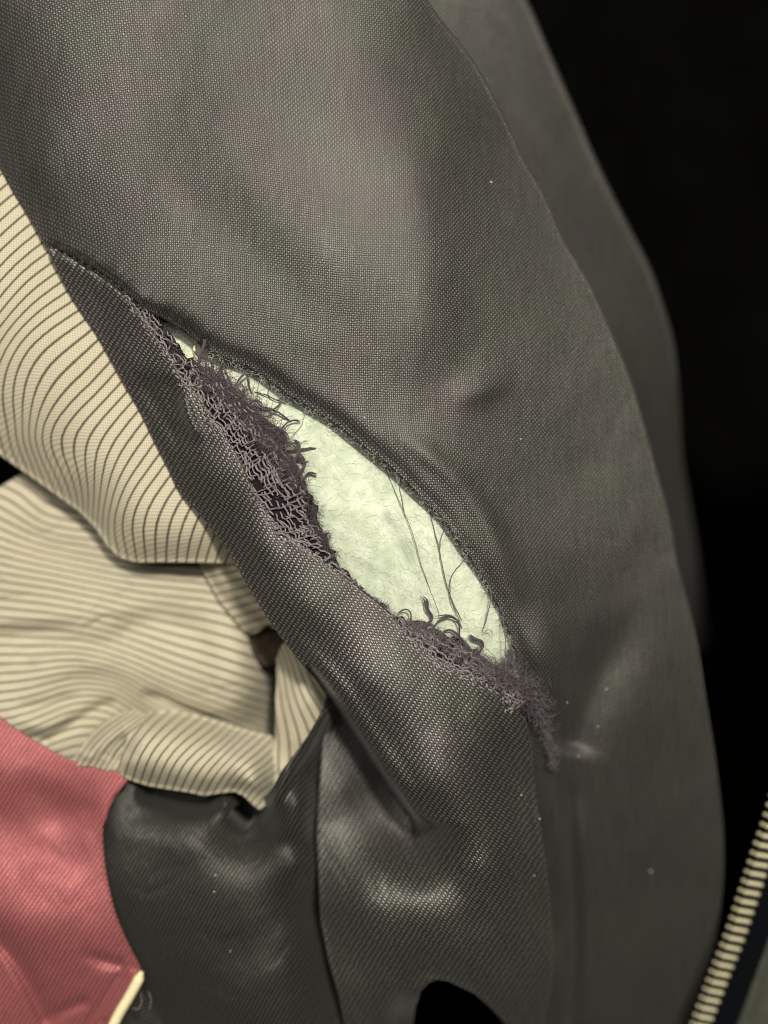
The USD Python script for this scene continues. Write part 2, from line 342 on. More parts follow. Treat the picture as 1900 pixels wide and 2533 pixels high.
LIP = [(318, 728), (380, 778), (420, 820), (459, 882), (474, 895), (502, 921), (553, 939), (582, 968), (625, 980), (672, 1011), (672, 1044), (690, 1080), (741, 1116), (745, 1159), (755, 1199), (781, 1222), (788, 1260), (796, 1294), (809, 1336), (830, 1378), (860, 1421), (898, 1459), (948, 1501), (1003, 1535), (1045, 1552), (1088, 1551), (1155, 1562), (1193, 1575), (1200, 1610), (1225, 1650), (1285, 1668), (1345, 1690), (1370, 1760)]
C_RIGHT = [(1306, 1850), (1312, 1930), (1330, 2062), (1352, 2242), (1358, 2401), (1338, 2514), (1310, 2570)]
C_BOT = [(1300, 2600), (1261, 2532), (1225, 2492), (1179, 2452), (1112, 2420), (1080, 2415), (1056, 2424), (1034, 2446), (1018, 2490), (1008, 2550), (1000, 2680)]
D_LEFT = [(890, 2680), (862, 2540), (847, 2462), (820, 2370), (802, 2279), (790, 2062), (800, 1890), (815, 1729)]
polyC = [tuple(q) for q in catmull(INNER[:], 3)]+[tuple(q) for q in catmull(C_RIGHT, 4)]+C_BOT+D_LEFT[:-1]+[(812, 1712)]+[tuple(q) for q in catmull(C_LEFT[::-1], 3)][1:]+[(200, 652), (269, 692)]
zC0 = rbf([(123, 610, -6), (172, 710, -7), (246, 825, -7), (355, 1019, -7), (424, 1157, -7), (573, 1363, -6), (744, 1626, -5), (905, 1844, -4.5), (1031, 2027, -6),
    (300, 735, -2.5), (383, 837, -2), (452, 946, -1), (553, 1083, -.5), (654, 1261, -.5), (788, 1387, -.5), (898, 1470, -1), (1029, 1594, -1.2), (1130, 1661, -2), (1206, 1697, -3.4), (1294, 1785, -7), (1312, 1930, -12), (1352, 2242, -18), (1358, 2401, -22),
    (250, 740, -5), (350, 930, -4), (430, 1030, -2.5), (520, 1180, -1.5), (640, 1350, -1.0), (760, 1500, 0), (900, 1690, .5), (1050, 1800, .8), (1050, 1950, 0), (1150, 2000, -1), (1200, 2150, -4), (1200, 2300, -10), (1250, 2450, -18), (1000, 1700, 1), (900, 2500, -26), (1340, 2500, -26)], .001)
zD0 = rbf([(815, 1730, -18), (850, 1800, -20), (800, 1890, -18), (800, 2060, -17), (900, 1960, -21), (860, 1950, -18.5), (1000, 2070, -20), (1050, 2115, -16), (850, 2100, -15.5), (950, 2150, -11.5), (1050, 2210, -7.5), (810, 2280, -17), (900, 2250, -9.5), (1000, 2300, -8.5), (1100, 2330, -8.5), (1000, 2390, -12.5), (880, 2450, -16), (930, 2600, -23), (1200, 2300, -9), (1250, 2450, -17), (1200, 2150, -4.5), (1330, 2450, -22)], .001)
HOLE = [(995, 2680), (1006, 2540), (1016, 2468), (1040, 2410), (1062, 2400), (1112, 2412), (1179, 2446), (1225, 2487), (1270, 2540)]
def zC(x, y):
    d, a, sd = line_dist(x, y, FOLD)
    s = -sd*d                                        # + on the upper flap
    w = 9+120*sstep((a-.43)/.13)
    b = sstep(s/(2*w)+.5); b = np.where(y < 1650, np.maximum(b, sstep((1700-y)/40)), b)
    zf = zC0(x, y)+1.0*np.exp(-((s-26)/22)**2)*(1-sstep((a-.38)/.14))*sstep((y-1500)/200)
    z = zf*b+zD0(x, y)*(1-b)+pucker(x, y)
    z = z+strokes(x, y, [
        ([(448, 958), (460, 1010), (480, 1060), (505, 1100)], 1.5, 16, 12, .25, .3), ([(405, 920), (425, 985), (450, 1040)], -1.0, 22, 18, .3, .3),
        ([(330, 900), (400, 1010), (470, 1130)], -1.2, 28, 28, .3, .3),
        ([(1240, 1790), (1270, 1950), (1290, 2100), (1310, 2300)], -.8, 22, 18, .2, .3),
        ([(1100, 2160), (1160, 2230), (1180, 2330)], -.7, 50, 40, .4, .3),
        ([(650, 1210), (700, 1300), (690, 1400)], -.9, 25, 25, .3, .5)])
    d, a, sd = line_dist(x, y, HOLE); z = z-np.where(a < .42, 8*np.exp(-(d/55)**2)*sstep((.42-a)/.15), 0)-1.6*np.exp(-(d/34)**2)
    z = z+crease(x, y, .14, 55, 71, -.5)*sstep((y-1750)/200)
    return z+.35*(meshkit.fbm(np.stack([x/120, y/150, 0*x+4], -1), 3, 5)-.5)*2
def uvC(x, y, z): return (x-.42*y+z*1.5)/THC, (y*.98-.12*x-z*2+24*np.sin((x-y*.3)/300))/THC
c = cloth(polyC, zC, uvC, step=6, rim=9)
part('lower_lining', c[:2], M_LIN, J, uv=c[2], label='dark grey woven lining below the tear, folded over itself')

# ================================================================ wadding in the tear
polyW = [(390, 800), (440, 790), (490, 815), (620, 870), (800, 990), (930, 1090), (1070, 1220), (1200, 1390), (1280, 1540), (1330, 1700), (1270, 1720), (1180, 1640), (1050, 1600), (920, 1540), (800, 1420), (720, 1300), (650, 1130), (560, 1020), (470, 940)]
zW0 = rbf([(430, 850, -6), (600, 930, -3.2), (760, 1040, -2.8), (720, 1150, -3.2), (900, 1250, -2.0), (1000, 1250, -2.6), (900, 1400, -3.6), (830, 1300, -3.2), (1100, 1450, -3.2), (1150, 1400, -3.6), (1230, 1600, -6), (1330, 1700, -11), (1050, 1600, -6), (800, 1420, -6), (650, 1130, -5), (1200, 1390, -5), (930, 1090, -4.2)], .01)
def zW(x, y): return zW0(x, y)+dip(x, y, 2.2, 38)+1.1*(meshkit.fbm(np.stack([x/55, y/55, 0*x], -1), 5, 9)-.5)+strokes(x, y, [([(860, 1120), (960, 1300), (1050, 1480)], -.7, 18, 26, .3, .3)])
w_ = cloth(polyW, zW, lambda x, y, z: (x/10, y/10), step=5, rim=12)
wad = part('wadding', w_[:2], M_WAD, J, uv=w_[2], label='white fluffy wadding showing through the tear')
# loose fibres of the wadding
pgW = Polygon(polyW); n = 1700
q = rng.uniform([430, 820], [1340, 1720], (n*3, 2)); q = q[shapely.contains_xy(pgW, q[:, 0], q[:, 1])][:n]
n = len(q); ang = rng.uniform(0, 2*np.pi, n)*1.0; ln = rng.uniform(12, 46, n); cur = rng.normal(0, 1.6, n)
t = np.linspace(0, 1, 9)[None]; th = ang[:, None]+cur[:, None]*t
fx = q[:, :1]+np.cumsum(np.cos(th), 1)*ln[:, None]/9; fy = q[:, 1:]+np.cumsum(np.sin(th), 1)*ln[:, None]/9
fz = zW(fx, fy)+rng.uniform(.05, .5, n)[:, None]*(1-(2*t-1)**2)+.05
part('wadding_fibres', tubes(P(fx, fy, fz), rng.uniform(.014, .028, n)*1e-3, 3), M_WFIB, wad, kind='stuff')

up0 = resample_open(catmull(TEAR_UP[3:], 6), 400); R = np.random.default_rng(32); k = 600
i = R.integers(2, 397, k); tn = up0[i+1]-up0[i-1]; base = np.arctan2(tn[:, 1], tn[:, 0]); off = R.normal(9, 4, k)
x, y = up0[i, 0]-np.sin(base)*off, up0[i, 1]+np.cos(base)*off
t = np.linspace(0, 1, 9)[None]; th = base[:, None]+R.uniform(0, 2*np.pi, k)[:, None]+R.normal(0, 2.6, k)[:, None]*t; ln = R.uniform(8, 24, k)[:, None]
fx = x[:, None]+np.cumsum(np.cos(th), 1)*ln/9; fy = y[:, None]+np.cumsum(np.sin(th), 1)*ln/9
fz = zA(x, y)[:, None]-.6+R.uniform(0, .7, k)[:, None]*np.sin(t*np.pi*.9)
part('wadding_fibres', tubes(P(fx, fy, fz), R.uniform(.010, .020, k)*1e-3, 3), M_WFIB, wad, kind='stuff')
# ================================================================ frayed edge: gauze, loops of bared yarn, fuzz
IN = resample_open(catmull(INNER, 6), 400); LP = resample_open(catmull(LIP, 6), 400)
IN = IN+np.stack([meshkit.fbm(np.stack([IN[:, 0]/9, IN[:, 1]/9, 0*IN[:, 0]], -1), 2, 61)-.5, meshkit.fbm(np.stack([IN[:, 0]/9, IN[:, 1]/9, 0*IN[:, 0]+5], -1), 2, 62)-.5], -1)*14
# pair both edges by nearest progress
_, idx = cKDTree(LP).query(IN); idx = np.maximum.accumulate(idx); LPm = LP[idx].copy()
for _ in range(250): LPm[1:-1] = (LPm[:-2]+LPm[1:-1]*2+LPm[2:])/4
LPm = LPm+np.stack([meshkit.fbm(np.stack([LPm[:, 0]/11, LPm[:, 1]/11, 0*LPm[:, 0]], -1), 3, 63)-.5, meshkit.fbm(np.stack([LPm[:, 0]/11, LPm[:, 1]/11, 0*LPm[:, 0]+5], -1), 3, 64)-.5], -1)*26
def zLip(x, y): return np.minimum(zC0(x, y), 0)
def bandpt(s, t, lift=0.0):
    """s along the frayed edge 0-1, t across from the whole cloth (0) to the torn lip (1)"""
    s = np.clip(s, 0, 1)*399; i = np.clip(s.astype(int), 0, 398); f = (s-i)[..., None]
    a = IN[i]*(1-f)+IN[i+1]*f; b = LPm[i]*(1-f)+LPm[i+1]*f
    p = a*(1-np.asarray(t)[..., None])+b*np.asarray(t)[..., None]
    return p[..., 0], p[..., 1], zLip(p[..., 0], p[..., 1])-.5-1.0*np.asarray(t)**2+lift
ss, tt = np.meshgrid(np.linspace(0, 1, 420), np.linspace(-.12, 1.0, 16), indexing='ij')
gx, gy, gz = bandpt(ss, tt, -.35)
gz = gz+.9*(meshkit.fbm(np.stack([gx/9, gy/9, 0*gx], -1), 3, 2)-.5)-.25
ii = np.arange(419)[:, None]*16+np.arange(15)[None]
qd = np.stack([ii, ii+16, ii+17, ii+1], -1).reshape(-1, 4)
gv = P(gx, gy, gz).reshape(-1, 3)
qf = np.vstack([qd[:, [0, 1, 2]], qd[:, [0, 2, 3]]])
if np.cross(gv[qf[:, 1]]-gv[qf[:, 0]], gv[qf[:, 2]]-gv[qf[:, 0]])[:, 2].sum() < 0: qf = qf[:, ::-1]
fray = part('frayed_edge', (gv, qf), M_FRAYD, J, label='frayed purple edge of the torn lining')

SL = np.linalg.norm(np.diff((IN+LPm)/2, axis=0), axis=1).sum()
def weave(s0, s1, t0, t1, seed, sp=12.5, gap=.16):
    R = np.random.default_rng(seed); wid = np.linalg.norm(IN-LPm, axis=1); A, B = [], []
    rows = np.arange(t0*70, 118, sp)
    n = int((s1-s0)*SL/3.2); u = np.linspace(s0, s1, n)
    def push(dst, x, y, z, keep):
        seg = 8
        for k in range(0, len(x)-seg, seg-1):
            if R.random() < keep: dst.append(np.stack([x[k:k+seg], y[k:k+seg], z[k:k+seg]], -1))
    for j, t in enumerate(rows):
        w = np.maximum(wid[(u*399).astype(int)], 20); tt = t/w
        ok = tt < t1
        wob = meshkit.fbm(np.stack([u*SL/26, np.full(n, j*3.1), 0*u], -1), 2, seed)-.5
        x, y, z = bandpt(u, np.clip(tt+wob*16/w, t0*2, 1)); z = z+.30+.24*np.sin(u*SL/sp*math.pi+math.pi*j)
        if ok.sum() > 9: push(A, x[ok], y[ok], z[ok], 1-gap-.2*max(t/100, 0))
    m = int((s1-s0)*SL/sp)
    for k in range(m):
        sc = s0+(k+.5)/m*(s1-s0); n2 = max(int(wid[int(sc*399)]*(t1-t0)/3.2), 9); tq = np.linspace(t0, t1, n2)
        wob = (meshkit.fbm(np.stack([np.full(n2, k*2.3), tq*3, 0*tq], -1), 2, seed+1)-.5)*22/SL
        x, y, z = bandpt(sc+wob+tq*4/SL, tq); z = z+.30+.24*np.sin(tq*wid[int(sc*399)]/sp*math.pi+math.pi*(k+1))
        push(B, x, y, z, 1-gap*1.6-.25*R.random())
    for nm, L, mt, rr in (('bared_yarn', A, M_FRAYL, (.13, .20)), ('bared_yarn', B, M_FRAYM, (.13, .20))):
        L = np.array(L); part(nm, tubes(P(L[..., 0], L[..., 1], L[..., 2]), R.uniform(*rr, len(L))*1e-3, 6, .7), mt, fray, kind='stuff')
weave(.0, .13, -.2, 1, 1, 9); weave(.13, .575, -.14, .92, 2, 9.5); weave(.575, .73, -.3, .95, 4, 9, .3); weave(.73, .98, -.14, .9, 5, 9.5)
def fuzz(s0, s1, t0, t1, n, seed, L=(14, 40), r=(.014, .030), mat=None, lift=.8, name='fuzz', out=.55):
    R = np.random.default_rng(seed); s = R.uniform(s0, s1, n); tq = R.uniform(t0, t1, n); x, y, z = bandpt(s, tq)
    x2, y2, _ = bandpt(s, tq+.2); base = np.arctan2(y2-y, x2-x)
    th = base+R.normal(0, 1.7, n); ln = R.uniform(*L, n); cur = R.normal(0, 3.2, n); t = np.linspace(0, 1, 9)[None]
    a = th[:, None]+cur[:, None]*t
    px = x[:, None]+np.cumsum(np.cos(a), 1)*ln[:, None]/9; py = y[:, None]+np.cumsum(np.sin(a), 1)*ln[:, None]/9
    pz = z[:, None]+R.uniform(.1, lift, n)[:, None]*np.sin(t*np.pi*.8)+.1
    part(name, tubes(P(px, py, pz), R.uniform(*r, n)*1e-3, 4), mat or M_FRAY, fray, kind='stuff')
fuzz(.0, .14, .2, 1.0, 260, 11, (8, 22))
fuzz(.20, .40, .55, 1.05, 1700, 12, (14, 46), (.018, .04), M_FRAYP)
fuzz(.18, .34, .85, 1.08, 260, 18, (40, 85), (.025, .05), M_FRAYP)
fuzz(.36, .56, .7, 1.03, 700, 13, (10, 30), (.018, .04), M_FRAYP)
fuzz(.14, .56, .3, 1.0, 160, 17, (10, 26), (.02, .04), M_FRAYM)
fuzz(.56, .74, .4, 1.02, 320, 14, (8, 20))
fuzz(.74, .90, .3, 1.03, 1100, 15, (10, 30), (.018, .04))
fuzz(.86, 1.0, .1, 1.03, 600, 16, (12, 34), (.014, .034), M_FRAYP)

# purple fluff running down from the tear's lower end
FL = resample_open(catmull([(1225, 1655), (1290, 1690), (1330, 1730), (1350, 1790), (1356, 1825), (1362, 1865), (1370, 1900)], 8), 200)
def fluff(n, seed, mat, r, L, wid):
    R = np.random.default_rng(seed); s = R.uniform(0, 1, n)**2.0; i = (s*199).astype(int); c = FL[i]; tn = FL[np.minimum(i+2, 199)]-FL[np.maximum(i-2, 0)]
    base = np.arctan2(tn[:, 1], tn[:, 0]); w = wid*(1-s)**.8+1.5; off = R.normal(0, .5, n)*w
    x = c[:, 0]-np.sin(base)*off; y = c[:, 1]+np.cos(base)*off
    th = base+R.normal(0, .9, n); cur = R.normal(0, 2.2, n); t = np.linspace(0, 1, 9)[None]; ln = R.uniform(*L, n)*(1-.4*s)
    a = th[:, None]+cur[:, None]*t
    px = x[:, None]+np.cumsum(np.cos(a), 1)*ln[:, None]/9; py = y[:, None]+np.cumsum(np.sin(a), 1)*ln[:, None]/9
    zz = np.maximum(zA(x, y), zC0(x, y)-1.0)
    pz = zz[:, None]+R.uniform(.1, 1.5, n)[:, None]*np.sin(t*np.pi)+.15
    part('fluff', tubes(P(px, py, pz), R.uniform(*r, n)*1e-3, 4), mat, fray, kind='stuff')
fluff(800, 21, M_FRAYP, (.016, .04), (14, 44), 46)
fluff(500, 23, M_FRAY, (.016, .04), (14, 40), 44)
fluff(160, 22, M_FRAYM, (.02, .06), (8, 22), 40)
# short fuzz on the upper lip
R = np.random.default_rng(31); up = resample_open(catmull(TEAR_UP, 6), 500); k = 600
i = np.clip((R.beta(1.2, 1.2, k)*499).astype(int), 1, 498); tn = up[i+1]-up[i-1]; base = np.arctan2(tn[:, 1], tn[:, 0])
off = R.normal(2, 4, k); x = up[i, 0]-np.sin(base)*off; y = up[i, 1]+np.cos(base)*off
th = base+R.choice([0, np.pi], k)+R.normal(0, .6, k); cur = R.normal(0, 1.5, k); t = np.linspace(0, 1, 7)[None]; ln = R.uniform(6, 20, k)
a_ = th[:, None]+cur[:, None]*t
px = x[:, None]+np.cumsum(np.cos(a_), 1)*ln[:, None]/7; py = y[:, None]+np.cumsum(np.sin(a_), 1)*ln[:, None]/7
pz = (zA(up[i, 0], up[i, 1])-.3)[:, None]+R.uniform(-.2, .6, k)[:, None]*np.sin(t*np.pi)
part('lip_fuzz', tubes(P(px, py, pz), R.uniform(.02, .05, k)*1e-3, 4), M_FRAYD, fray, kind='stuff')

# single loose threads, one part each: (frame, points, thickness, material, height)
def c3(L): return [(300+x*.3617, 700+y*.3617) for x, y in L]
def c4(L): return [(750+x*.4220, 1100+y*.4220) for x, y in L]
T = [(c3([(600, 620), (700, 570), (800, 555), (900, 570), (1000, 620), (1050, 660)]), 3.2, M_FRAYD, .9), (c3([(680, 495), (690, 600), (710, 700)]), 3.0, M_FRAYD, .7), (c3([(860, 600), (868, 680), (892, 750)]), 3.0, M_FRAYD, .6), (c3([(540, 425), (570, 520), (575, 610)]), 3.2, M_FRAY, .6), (c3([(700, 570), (740, 680), (775, 780)]), 2.5, M_FRAY, .6),
     (c3([(870, 890), (950, 850), (1050, 870), (1120, 920), (1160, 950)]), 4.2, M_FRAYD, 1.2), (c3([(1040, 1050), (1120, 1080), (1190, 1130), (1230, 1205)]), 2.8, M_FRAYD, .8), (c3([(1100, 1160), (1200, 1140), (1330, 1130)]), 4.4, M_FRAYD, .9), (c3([(1110, 1220), (1200, 1212), (1280, 1224)]), 3.6, M_FRAYD, .7), (c3([(910, 745), (1000, 770), (1060, 800), (1130, 832)]), 2.6, M_FRAYD, .8),
     (c3([(1250, 860), (1240, 950), (1180, 1030), (1150, 1070)]), 1.0, M_THREAD, .5), (c3([(1130, 1080), (1200, 1092), (1275, 1078)]), 1.3, M_FRAY, .6), (c3([(1210, 1270), (1240, 1330), (1250, 1400)]), 1.8, M_FRAY, .6), (c3([(425, 520), (485, 500), (503, 430)]), 5.0, M_PIPE, .6), (c3([(1060, 800), (1110, 780), (1150, 770)]), 1.4, M_FRAYD, .6), (c3([(1020, 690), (1010, 760), (1030, 800)]), 1.5, M_FRAYD, .5),
     (c4([(470, 100), (510, 210), (580, 370), (640, 510), (690, 690), (740, 830), (790, 970), (800, 1030)]), 1.5, M_THREAD, .6), (c4([(570, 190), (570, 290), (600, 420)]), 1.4, M_THREAD, .5), (c4([(730, 350), (760, 470), (800, 620), (830, 770), (870, 900), (930, 1030)]), 2.6, M_FRAY, .7), (c4([(840, 460), (808, 540), (800, 630)]), 1.8, M_FRAY, .6), (c4([(965, 630), (930, 690), (870, 760), (858, 850), (870, 930), (920, 1040)]), 2.4, M_FRAY, .9),
     (c4([(1080, 790), (1100, 890), (1080, 1000), (1050, 1095)]), 2.4, M_FRAY, .8), (c4([(1170, 980), (1185, 1150), (1185, 1320)]), 2.0, M_FRAY, .8), (c4([(750, 1080), (800, 1030), (850, 1010), (900, 1030), (930, 1075)]), 4.0, M_FRAY, 1.2), (c4([(630, 1038), (700, 1040), (760, 1056)]), 4.5, M_FRAYD, .8), (c4([(1050, 1105), (1095, 1088), (1112, 1112)]), 1.3, M_FRAY, .8), (c4([(1235, 1200), (1230, 1310)]), 1.4, M_FRAY, .7), (c4([(1060, 1180), (1120, 1240), (1150, 1310)]), 1.3, M_FRAY, .7)]
for pts, th, mat, lift in T:
    q = catmull(pts, 8); s = np.linspace(0, 1, len(q)); z = np.maximum(zW(q[:, 0], q[:, 1]), -4.5)+.25+lift*np.sin(s*np.pi)
    q = q+np.random.default_rng(len(q)).normal(0, .25, q.shape)
    q = resample_open(q, 60); z = np.interp(np.linspace(0, 1, 60), s, z); ph_ = np.linalg.norm(q[-1]-q[0])/9*np.linspace(0, 2*np.pi, 60); R = np.random.default_rng(int(pts[0][0]))
    kx, ky = (np.cumsum(R.normal(0, .35, (2, 60)), 1)); kx, ky = kx-np.linspace(0, kx[-1], 60), ky-np.linspace(0, ky[-1], 60)
    ply = [P(q[:, 0]+kx+np.cos(ph_+o_)*th*.30, q[:, 1]+ky+np.sin(ph_+o_)*th*.30, z+.03*np.sin(ph_*1.0+o_)) for o_ in (0, 2.1, 4.2)]
    part('loose_thread', tubes(ply, [th*.36*S0]*3, 6), M_FRAYP if mat is M_FRAYD else mat, J)

R = np.random.default_rng(51)
for sv in np.r_[np.linspace(.19, .43, 16), np.linspace(.76, .93, 7)]:
    sv = sv+R.normal(0, .006); x, y, z = bandpt(np.array([sv, sv]), np.array([.85, 1.0]))
    b0 = math.atan2(y[1]-y[0], x[1]-x[0])+R.normal(.1, .5); cv = R.choice([-1, 1])*R.uniform(.6, 2.4); n_ = 18; L = R.uniform(55, 125); t_ = np.linspace(0, 1, n_)
    a_ = b0+cv*t_+.5*np.sin(t_*R.uniform(4, 11)+R.uniform(0, 6))
    px = x[0]+np.cumsum(np.cos(a_))*L/n_; py = y[0]+np.cumsum(np.sin(a_))*L/n_
    pz = np.maximum(zW(px, py)+.3, z[0]-t_*2)+R.uniform(.3, 1.3)*np.sin(t_*np.pi*.85)+.2
    k_ = R.integers(1, 4)
    ln_ = [P(px+R.normal(0, 1.2)+R.normal(0, 2.2)*t_**2, py+R.normal(0, 1.2)+R.normal(0, 2.2)*t_**2, pz+R.normal(0, .06)) for _ in range(k_+1)]
    part('loose_thread', tubes(np.array(ln_), R.uniform(1.3, 2.5)*S0, 6, .3), M_FRAYP, J)
# ================================================================ grey lining layer behind the right edge
A2 = [(1200, -150), (1288, 0), (1339, 115), (1408, 275), (1465, 407), (1523, 527), (1591, 659), (1626, 756), (1654, 859), (1666, 996), (1672, 1123), (1694, 1268), (1720, 1450), (1740, 1600)]
poly2 = [(850, -150)]+[tuple(q) for q in catmull(A2, 4)]+[(1600, 1600), (1500, 1250), (1400, 900), (1250, 600), (1100, 300)]
z20 = rbf([(850, -150, -24), (1200, -150, -32), (1288, 0, -35), (1408, 275, -37), (1523, 527, -40), (1591, 659, -42), (1654, 859, -46), (1666, 996, -52), (1694, 1268, -78), (1740, 1600, -112), (1100, 200, -25), (1300, 500, -27), (1450, 750, -29), (1550, 950, -34), (1600, 1200, -62), (1620, 1500, -95)], .01)
b2 = cloth(poly2, lambda x, y: z20(x, y)+.5*(meshkit.fbm(np.stack([x/90, y/160, 0*x], -1), 3, 8)-.5), lambda x, y, z: (x/TH, y/TH), step=10, rim=14)
part('back_lining', b2[:2], M_LIN, J, uv=b2[2], label='blurred grey lining edge behind the upper lining')

# ================================================================ cream striped lining
def striped(poly, zf, phase, ang, label, step=6, rim=10, vp=8.0, zs=.58):
    ph = rbf(phase, .02); ca, sa = math.cos(ang), math.sin(ang)
    g = cloth(poly, zf, lambda x, y, z: (ph(x, y), (x*ca+y*sa)/(vp*.5)), step=step, rim=rim, zs=zs)
    part('striped_lining', g[:2], M_STR, J, uv=g[2], label=label)
def ph(*L): return [(x, y, i) for i, pts in L for x, y in pts]

polyG1 = [(-150, 220), (0, 330), (90, 420), (150, 520), (200, 620), (260, 720), (330, 830), (400, 960), (470, 1100), (540, 1200), (640, 1340), (640, 1389), (579, 1386), (492, 1383), (410, 1382), (340, 1383), (303, 1374), (274, 1348), (242, 1300), (200, 1258), (143, 1217), (72, 1166), (0, 1115), (-150, 1000)]
zG1 = rbf([(-150, 1000, -36), (0, 1115, -34), (72, 1166, -34), (143, 1217, -33), (200, 1258, -32), (242, 1300, -31), (300, 1374, -30), (410, 1382, -26), (492, 1383, -25), (579, 1386, -26),
    (0, 980, -22), (100, 1090, -22), (200, 1180, -21), (290, 1280, -20), (360, 1340, -19.5), (450, 1340, -18.5), (520, 1330, -19), (0, 800, -14), (100, 850, -13.5), (200, 950, -13.5), (300, 1080, -13.5), (380, 1200, -14), (450, 1270, -15), (0, 550, -14), (80, 620, -15), (150, 720, -15), (230, 830, -14.5), (320, 960, -14.5), (400, 1120, -15), (0, 420, -18), (120, 600, -18), (250, 780, -17), (-150, 500, -14), (-150, 800, -18), (-150, 220, -20), (640, 1340, -24), (470, 1100, -17)], .001)
striped(polyG1, lambda x, y: zG1(x, y)+.5*(meshkit.fbm(np.stack([x/120, y/120, 0*x], -1), 2, 14)-.5),
    ph((0, [(579, 1389), (610, 1350)]), (-12, [(300, 1385), (278, 1320), (278, 1277), (300, 1219), (344, 1154), (389, 1088), (430, 1030)]), (-6, [(440, 1388), (441, 1345), (455, 1290), (480, 1245), (520, 1180)]),
       (-20.5, [(181, 1255), (145, 1175), (116, 1132), (101, 1085), (119, 1052), (155, 1005), (217, 940), (275, 872), (320, 820)]), (-30, [(160, 630), (140, 640), (72, 690), (36, 730), (0, 776), (-60, 880), (-120, 1000)]),
       (-25.5, [(198, 750), (120, 800), (61, 850), (33, 897), (22, 940), (20, 976), (36, 1052), (66, 1150)]), (-38, [(60, 430), (25, 447), (0, 466), (-60, 530)])), -.75, 'cream lining with thin brown stripes folded beside the grey lining')

polyG2 = [(-150, 1290), (0, 1215), (72, 1172), (130, 1140), (300, 1230), (400, 1310), (560, 1320), (720, 1420), (770, 1600), (760, 1860), (500, 1870), (330, 1890), (180, 1915), (60, 1880), (-150, 1860)]
zG2 = rbf([(-150, 1290, -44), (0, 1225, -46), (72, 1180, -48), (200, 1250, -50), (300, 1350, -46), (150, 1330, -45), (0, 1400, -41), (300, 1450, -42), (500, 1450, -43), (560, 1380, -45), (0, 1550, -41), (300, 1560, -41), (500, 1600, -42), (620, 1600, -46), (690, 1600, -76), (0, 1680, -37), (200, 1680, -38), (350, 1690, -41), (500, 1720, -41), (600, 1740, -45), (690, 1750, -78), (640, 1680, -50), (450, 1770, -48), (380, 1750, -47), (560, 1800, -50), (300, 1820, -44), (0, 1800, -34), (120, 1820, -34), (200, 1800, -37), (0, 1880, -40), (180, 1900, -40), (250, 1740, -39), (760, 1860, -85)], .001)
def zg2(x, y):
    return zG2(x, y)+crease(x, y, 1.2, 45, 76, 1.4)+strokes(x, y, [([(-100, 1540), (60, 1535), (250, 1510), (430, 1500)], 3.2, 22, 40, .1, .4), ([(-100, 1565), (60, 1570), (250, 1555)], -3.6, 26, 20, .1, .5), ([(30, 1700), (140, 1660), (260, 1640), (360, 1680)], 3.0, 30, 26, .3, .3), ([(300, 1440), (200, 1390), (60, 1330), (0, 1260)], -3.0, 40, 40, .3, .3), ([(250, 1640), (330, 1560), (420, 1540), (560, 1590)], -3.2, 40, 40, .3, .4),
        ([(340, 1712), (400, 1728), (450, 1752), (545, 1785), (600, 1800)], -5.0, 9, 12, .2, .3), ([(20, 1760), (110, 1745), (210, 1720)], -2.8, 18, 18, .3, .3), ([(40, 1800), (120, 1790), (200, 1750)], 2.4, 16, 16, .3, .3), ([(20, 1620), (120, 1600), (230, 1590), (330, 1620)], -2.4, 16, 22, .2, .3), ([(60, 1640), (150, 1625), (250, 1618)], 2.0, 14, 14, .2, .3), ([(90, 1850), (150, 1810), (230, 1760), (300, 1730)], -3.0, 12, 14, .15, .2), ([(0, 1830), (60, 1825), (130, 1830)], -2.0, 12, 12, .2, .2)])+.9*(meshkit.fbm(np.stack([x/90, y/60, 0*x], -1), 3, 15)-.5)
def c5(L): return [(x*.5124, 1000+y*.5124) for x, y in L]
striped(polyG2, zg2, ph((0, c5([(-200, 780), (0, 810), (250, 850), (500, 900), (800, 960), (1000, 990), (1200, 1040)])), (10, c5([(-200, 1255), (0, 1250), (200, 1250), (400, 1240), (550, 1290), (700, 1350), (900, 1430), (1100, 1500), (1300, 1570)])),
    (-5, c5([(0, 600), (150, 660), (400, 720), (560, 760), (900, 780)])), (-9, c5([(100, 420), (200, 540), (350, 570), (480, 565)])), (15, c5([(-200, 1490), (0, 1480), (200, 1440), (400, 1370), (560, 1370)])), (18.5, c5([(-100, 1640), (60, 1620), (200, 1560), (330, 1500)])), (20, c5([(600, 1600), (900, 1700)]))), 0.15, 'cream striped lining lying deep in the hollow', step=6, zs=.54)

def c6(L): return [(480+x*.3165, 1360+y*.3165) for x, y in L]
polyG3 = c6([(60, 60), (62, 100), (105, 190), (150, 275), (232, 412), (330, 535), (400, 625), (470, 640), (570, 570), (760, 640), (700, 420), (560, 200), (450, 20)])
zG3 = rbf([(499, 1392, -36), (527, 1445, -37), (553, 1490, -38), (584, 1528, -39), (613, 1566, -40), (560, 1400, -30), (600, 1450, -30), (640, 1500, -32), (700, 1560, -34), (700, 1500, -30), (620, 1400, -27)], .01)
striped(polyG3, zG3, ph((0, c6([(120, 130), (340, 100)])), (3, c6([(200, 345), (470, 265), (600, 230)])), (6, c6([(320, 525), (540, 460), (700, 420)]))), 1.15, 'narrow cream strip with brown cross stripes under the grey fold', step=5, rim=7)
polyG4 = c6([(740, 720), (700, 765), (662, 860), (668, 1030), (653, 1180), (658, 1330), (658, 1480), (608, 1640), (598, 1740), (630, 1830), (690, 1790), (820, 1620), (920, 1480), (1040, 1290), (1110, 1180), (1000, 980), (900, 800)])
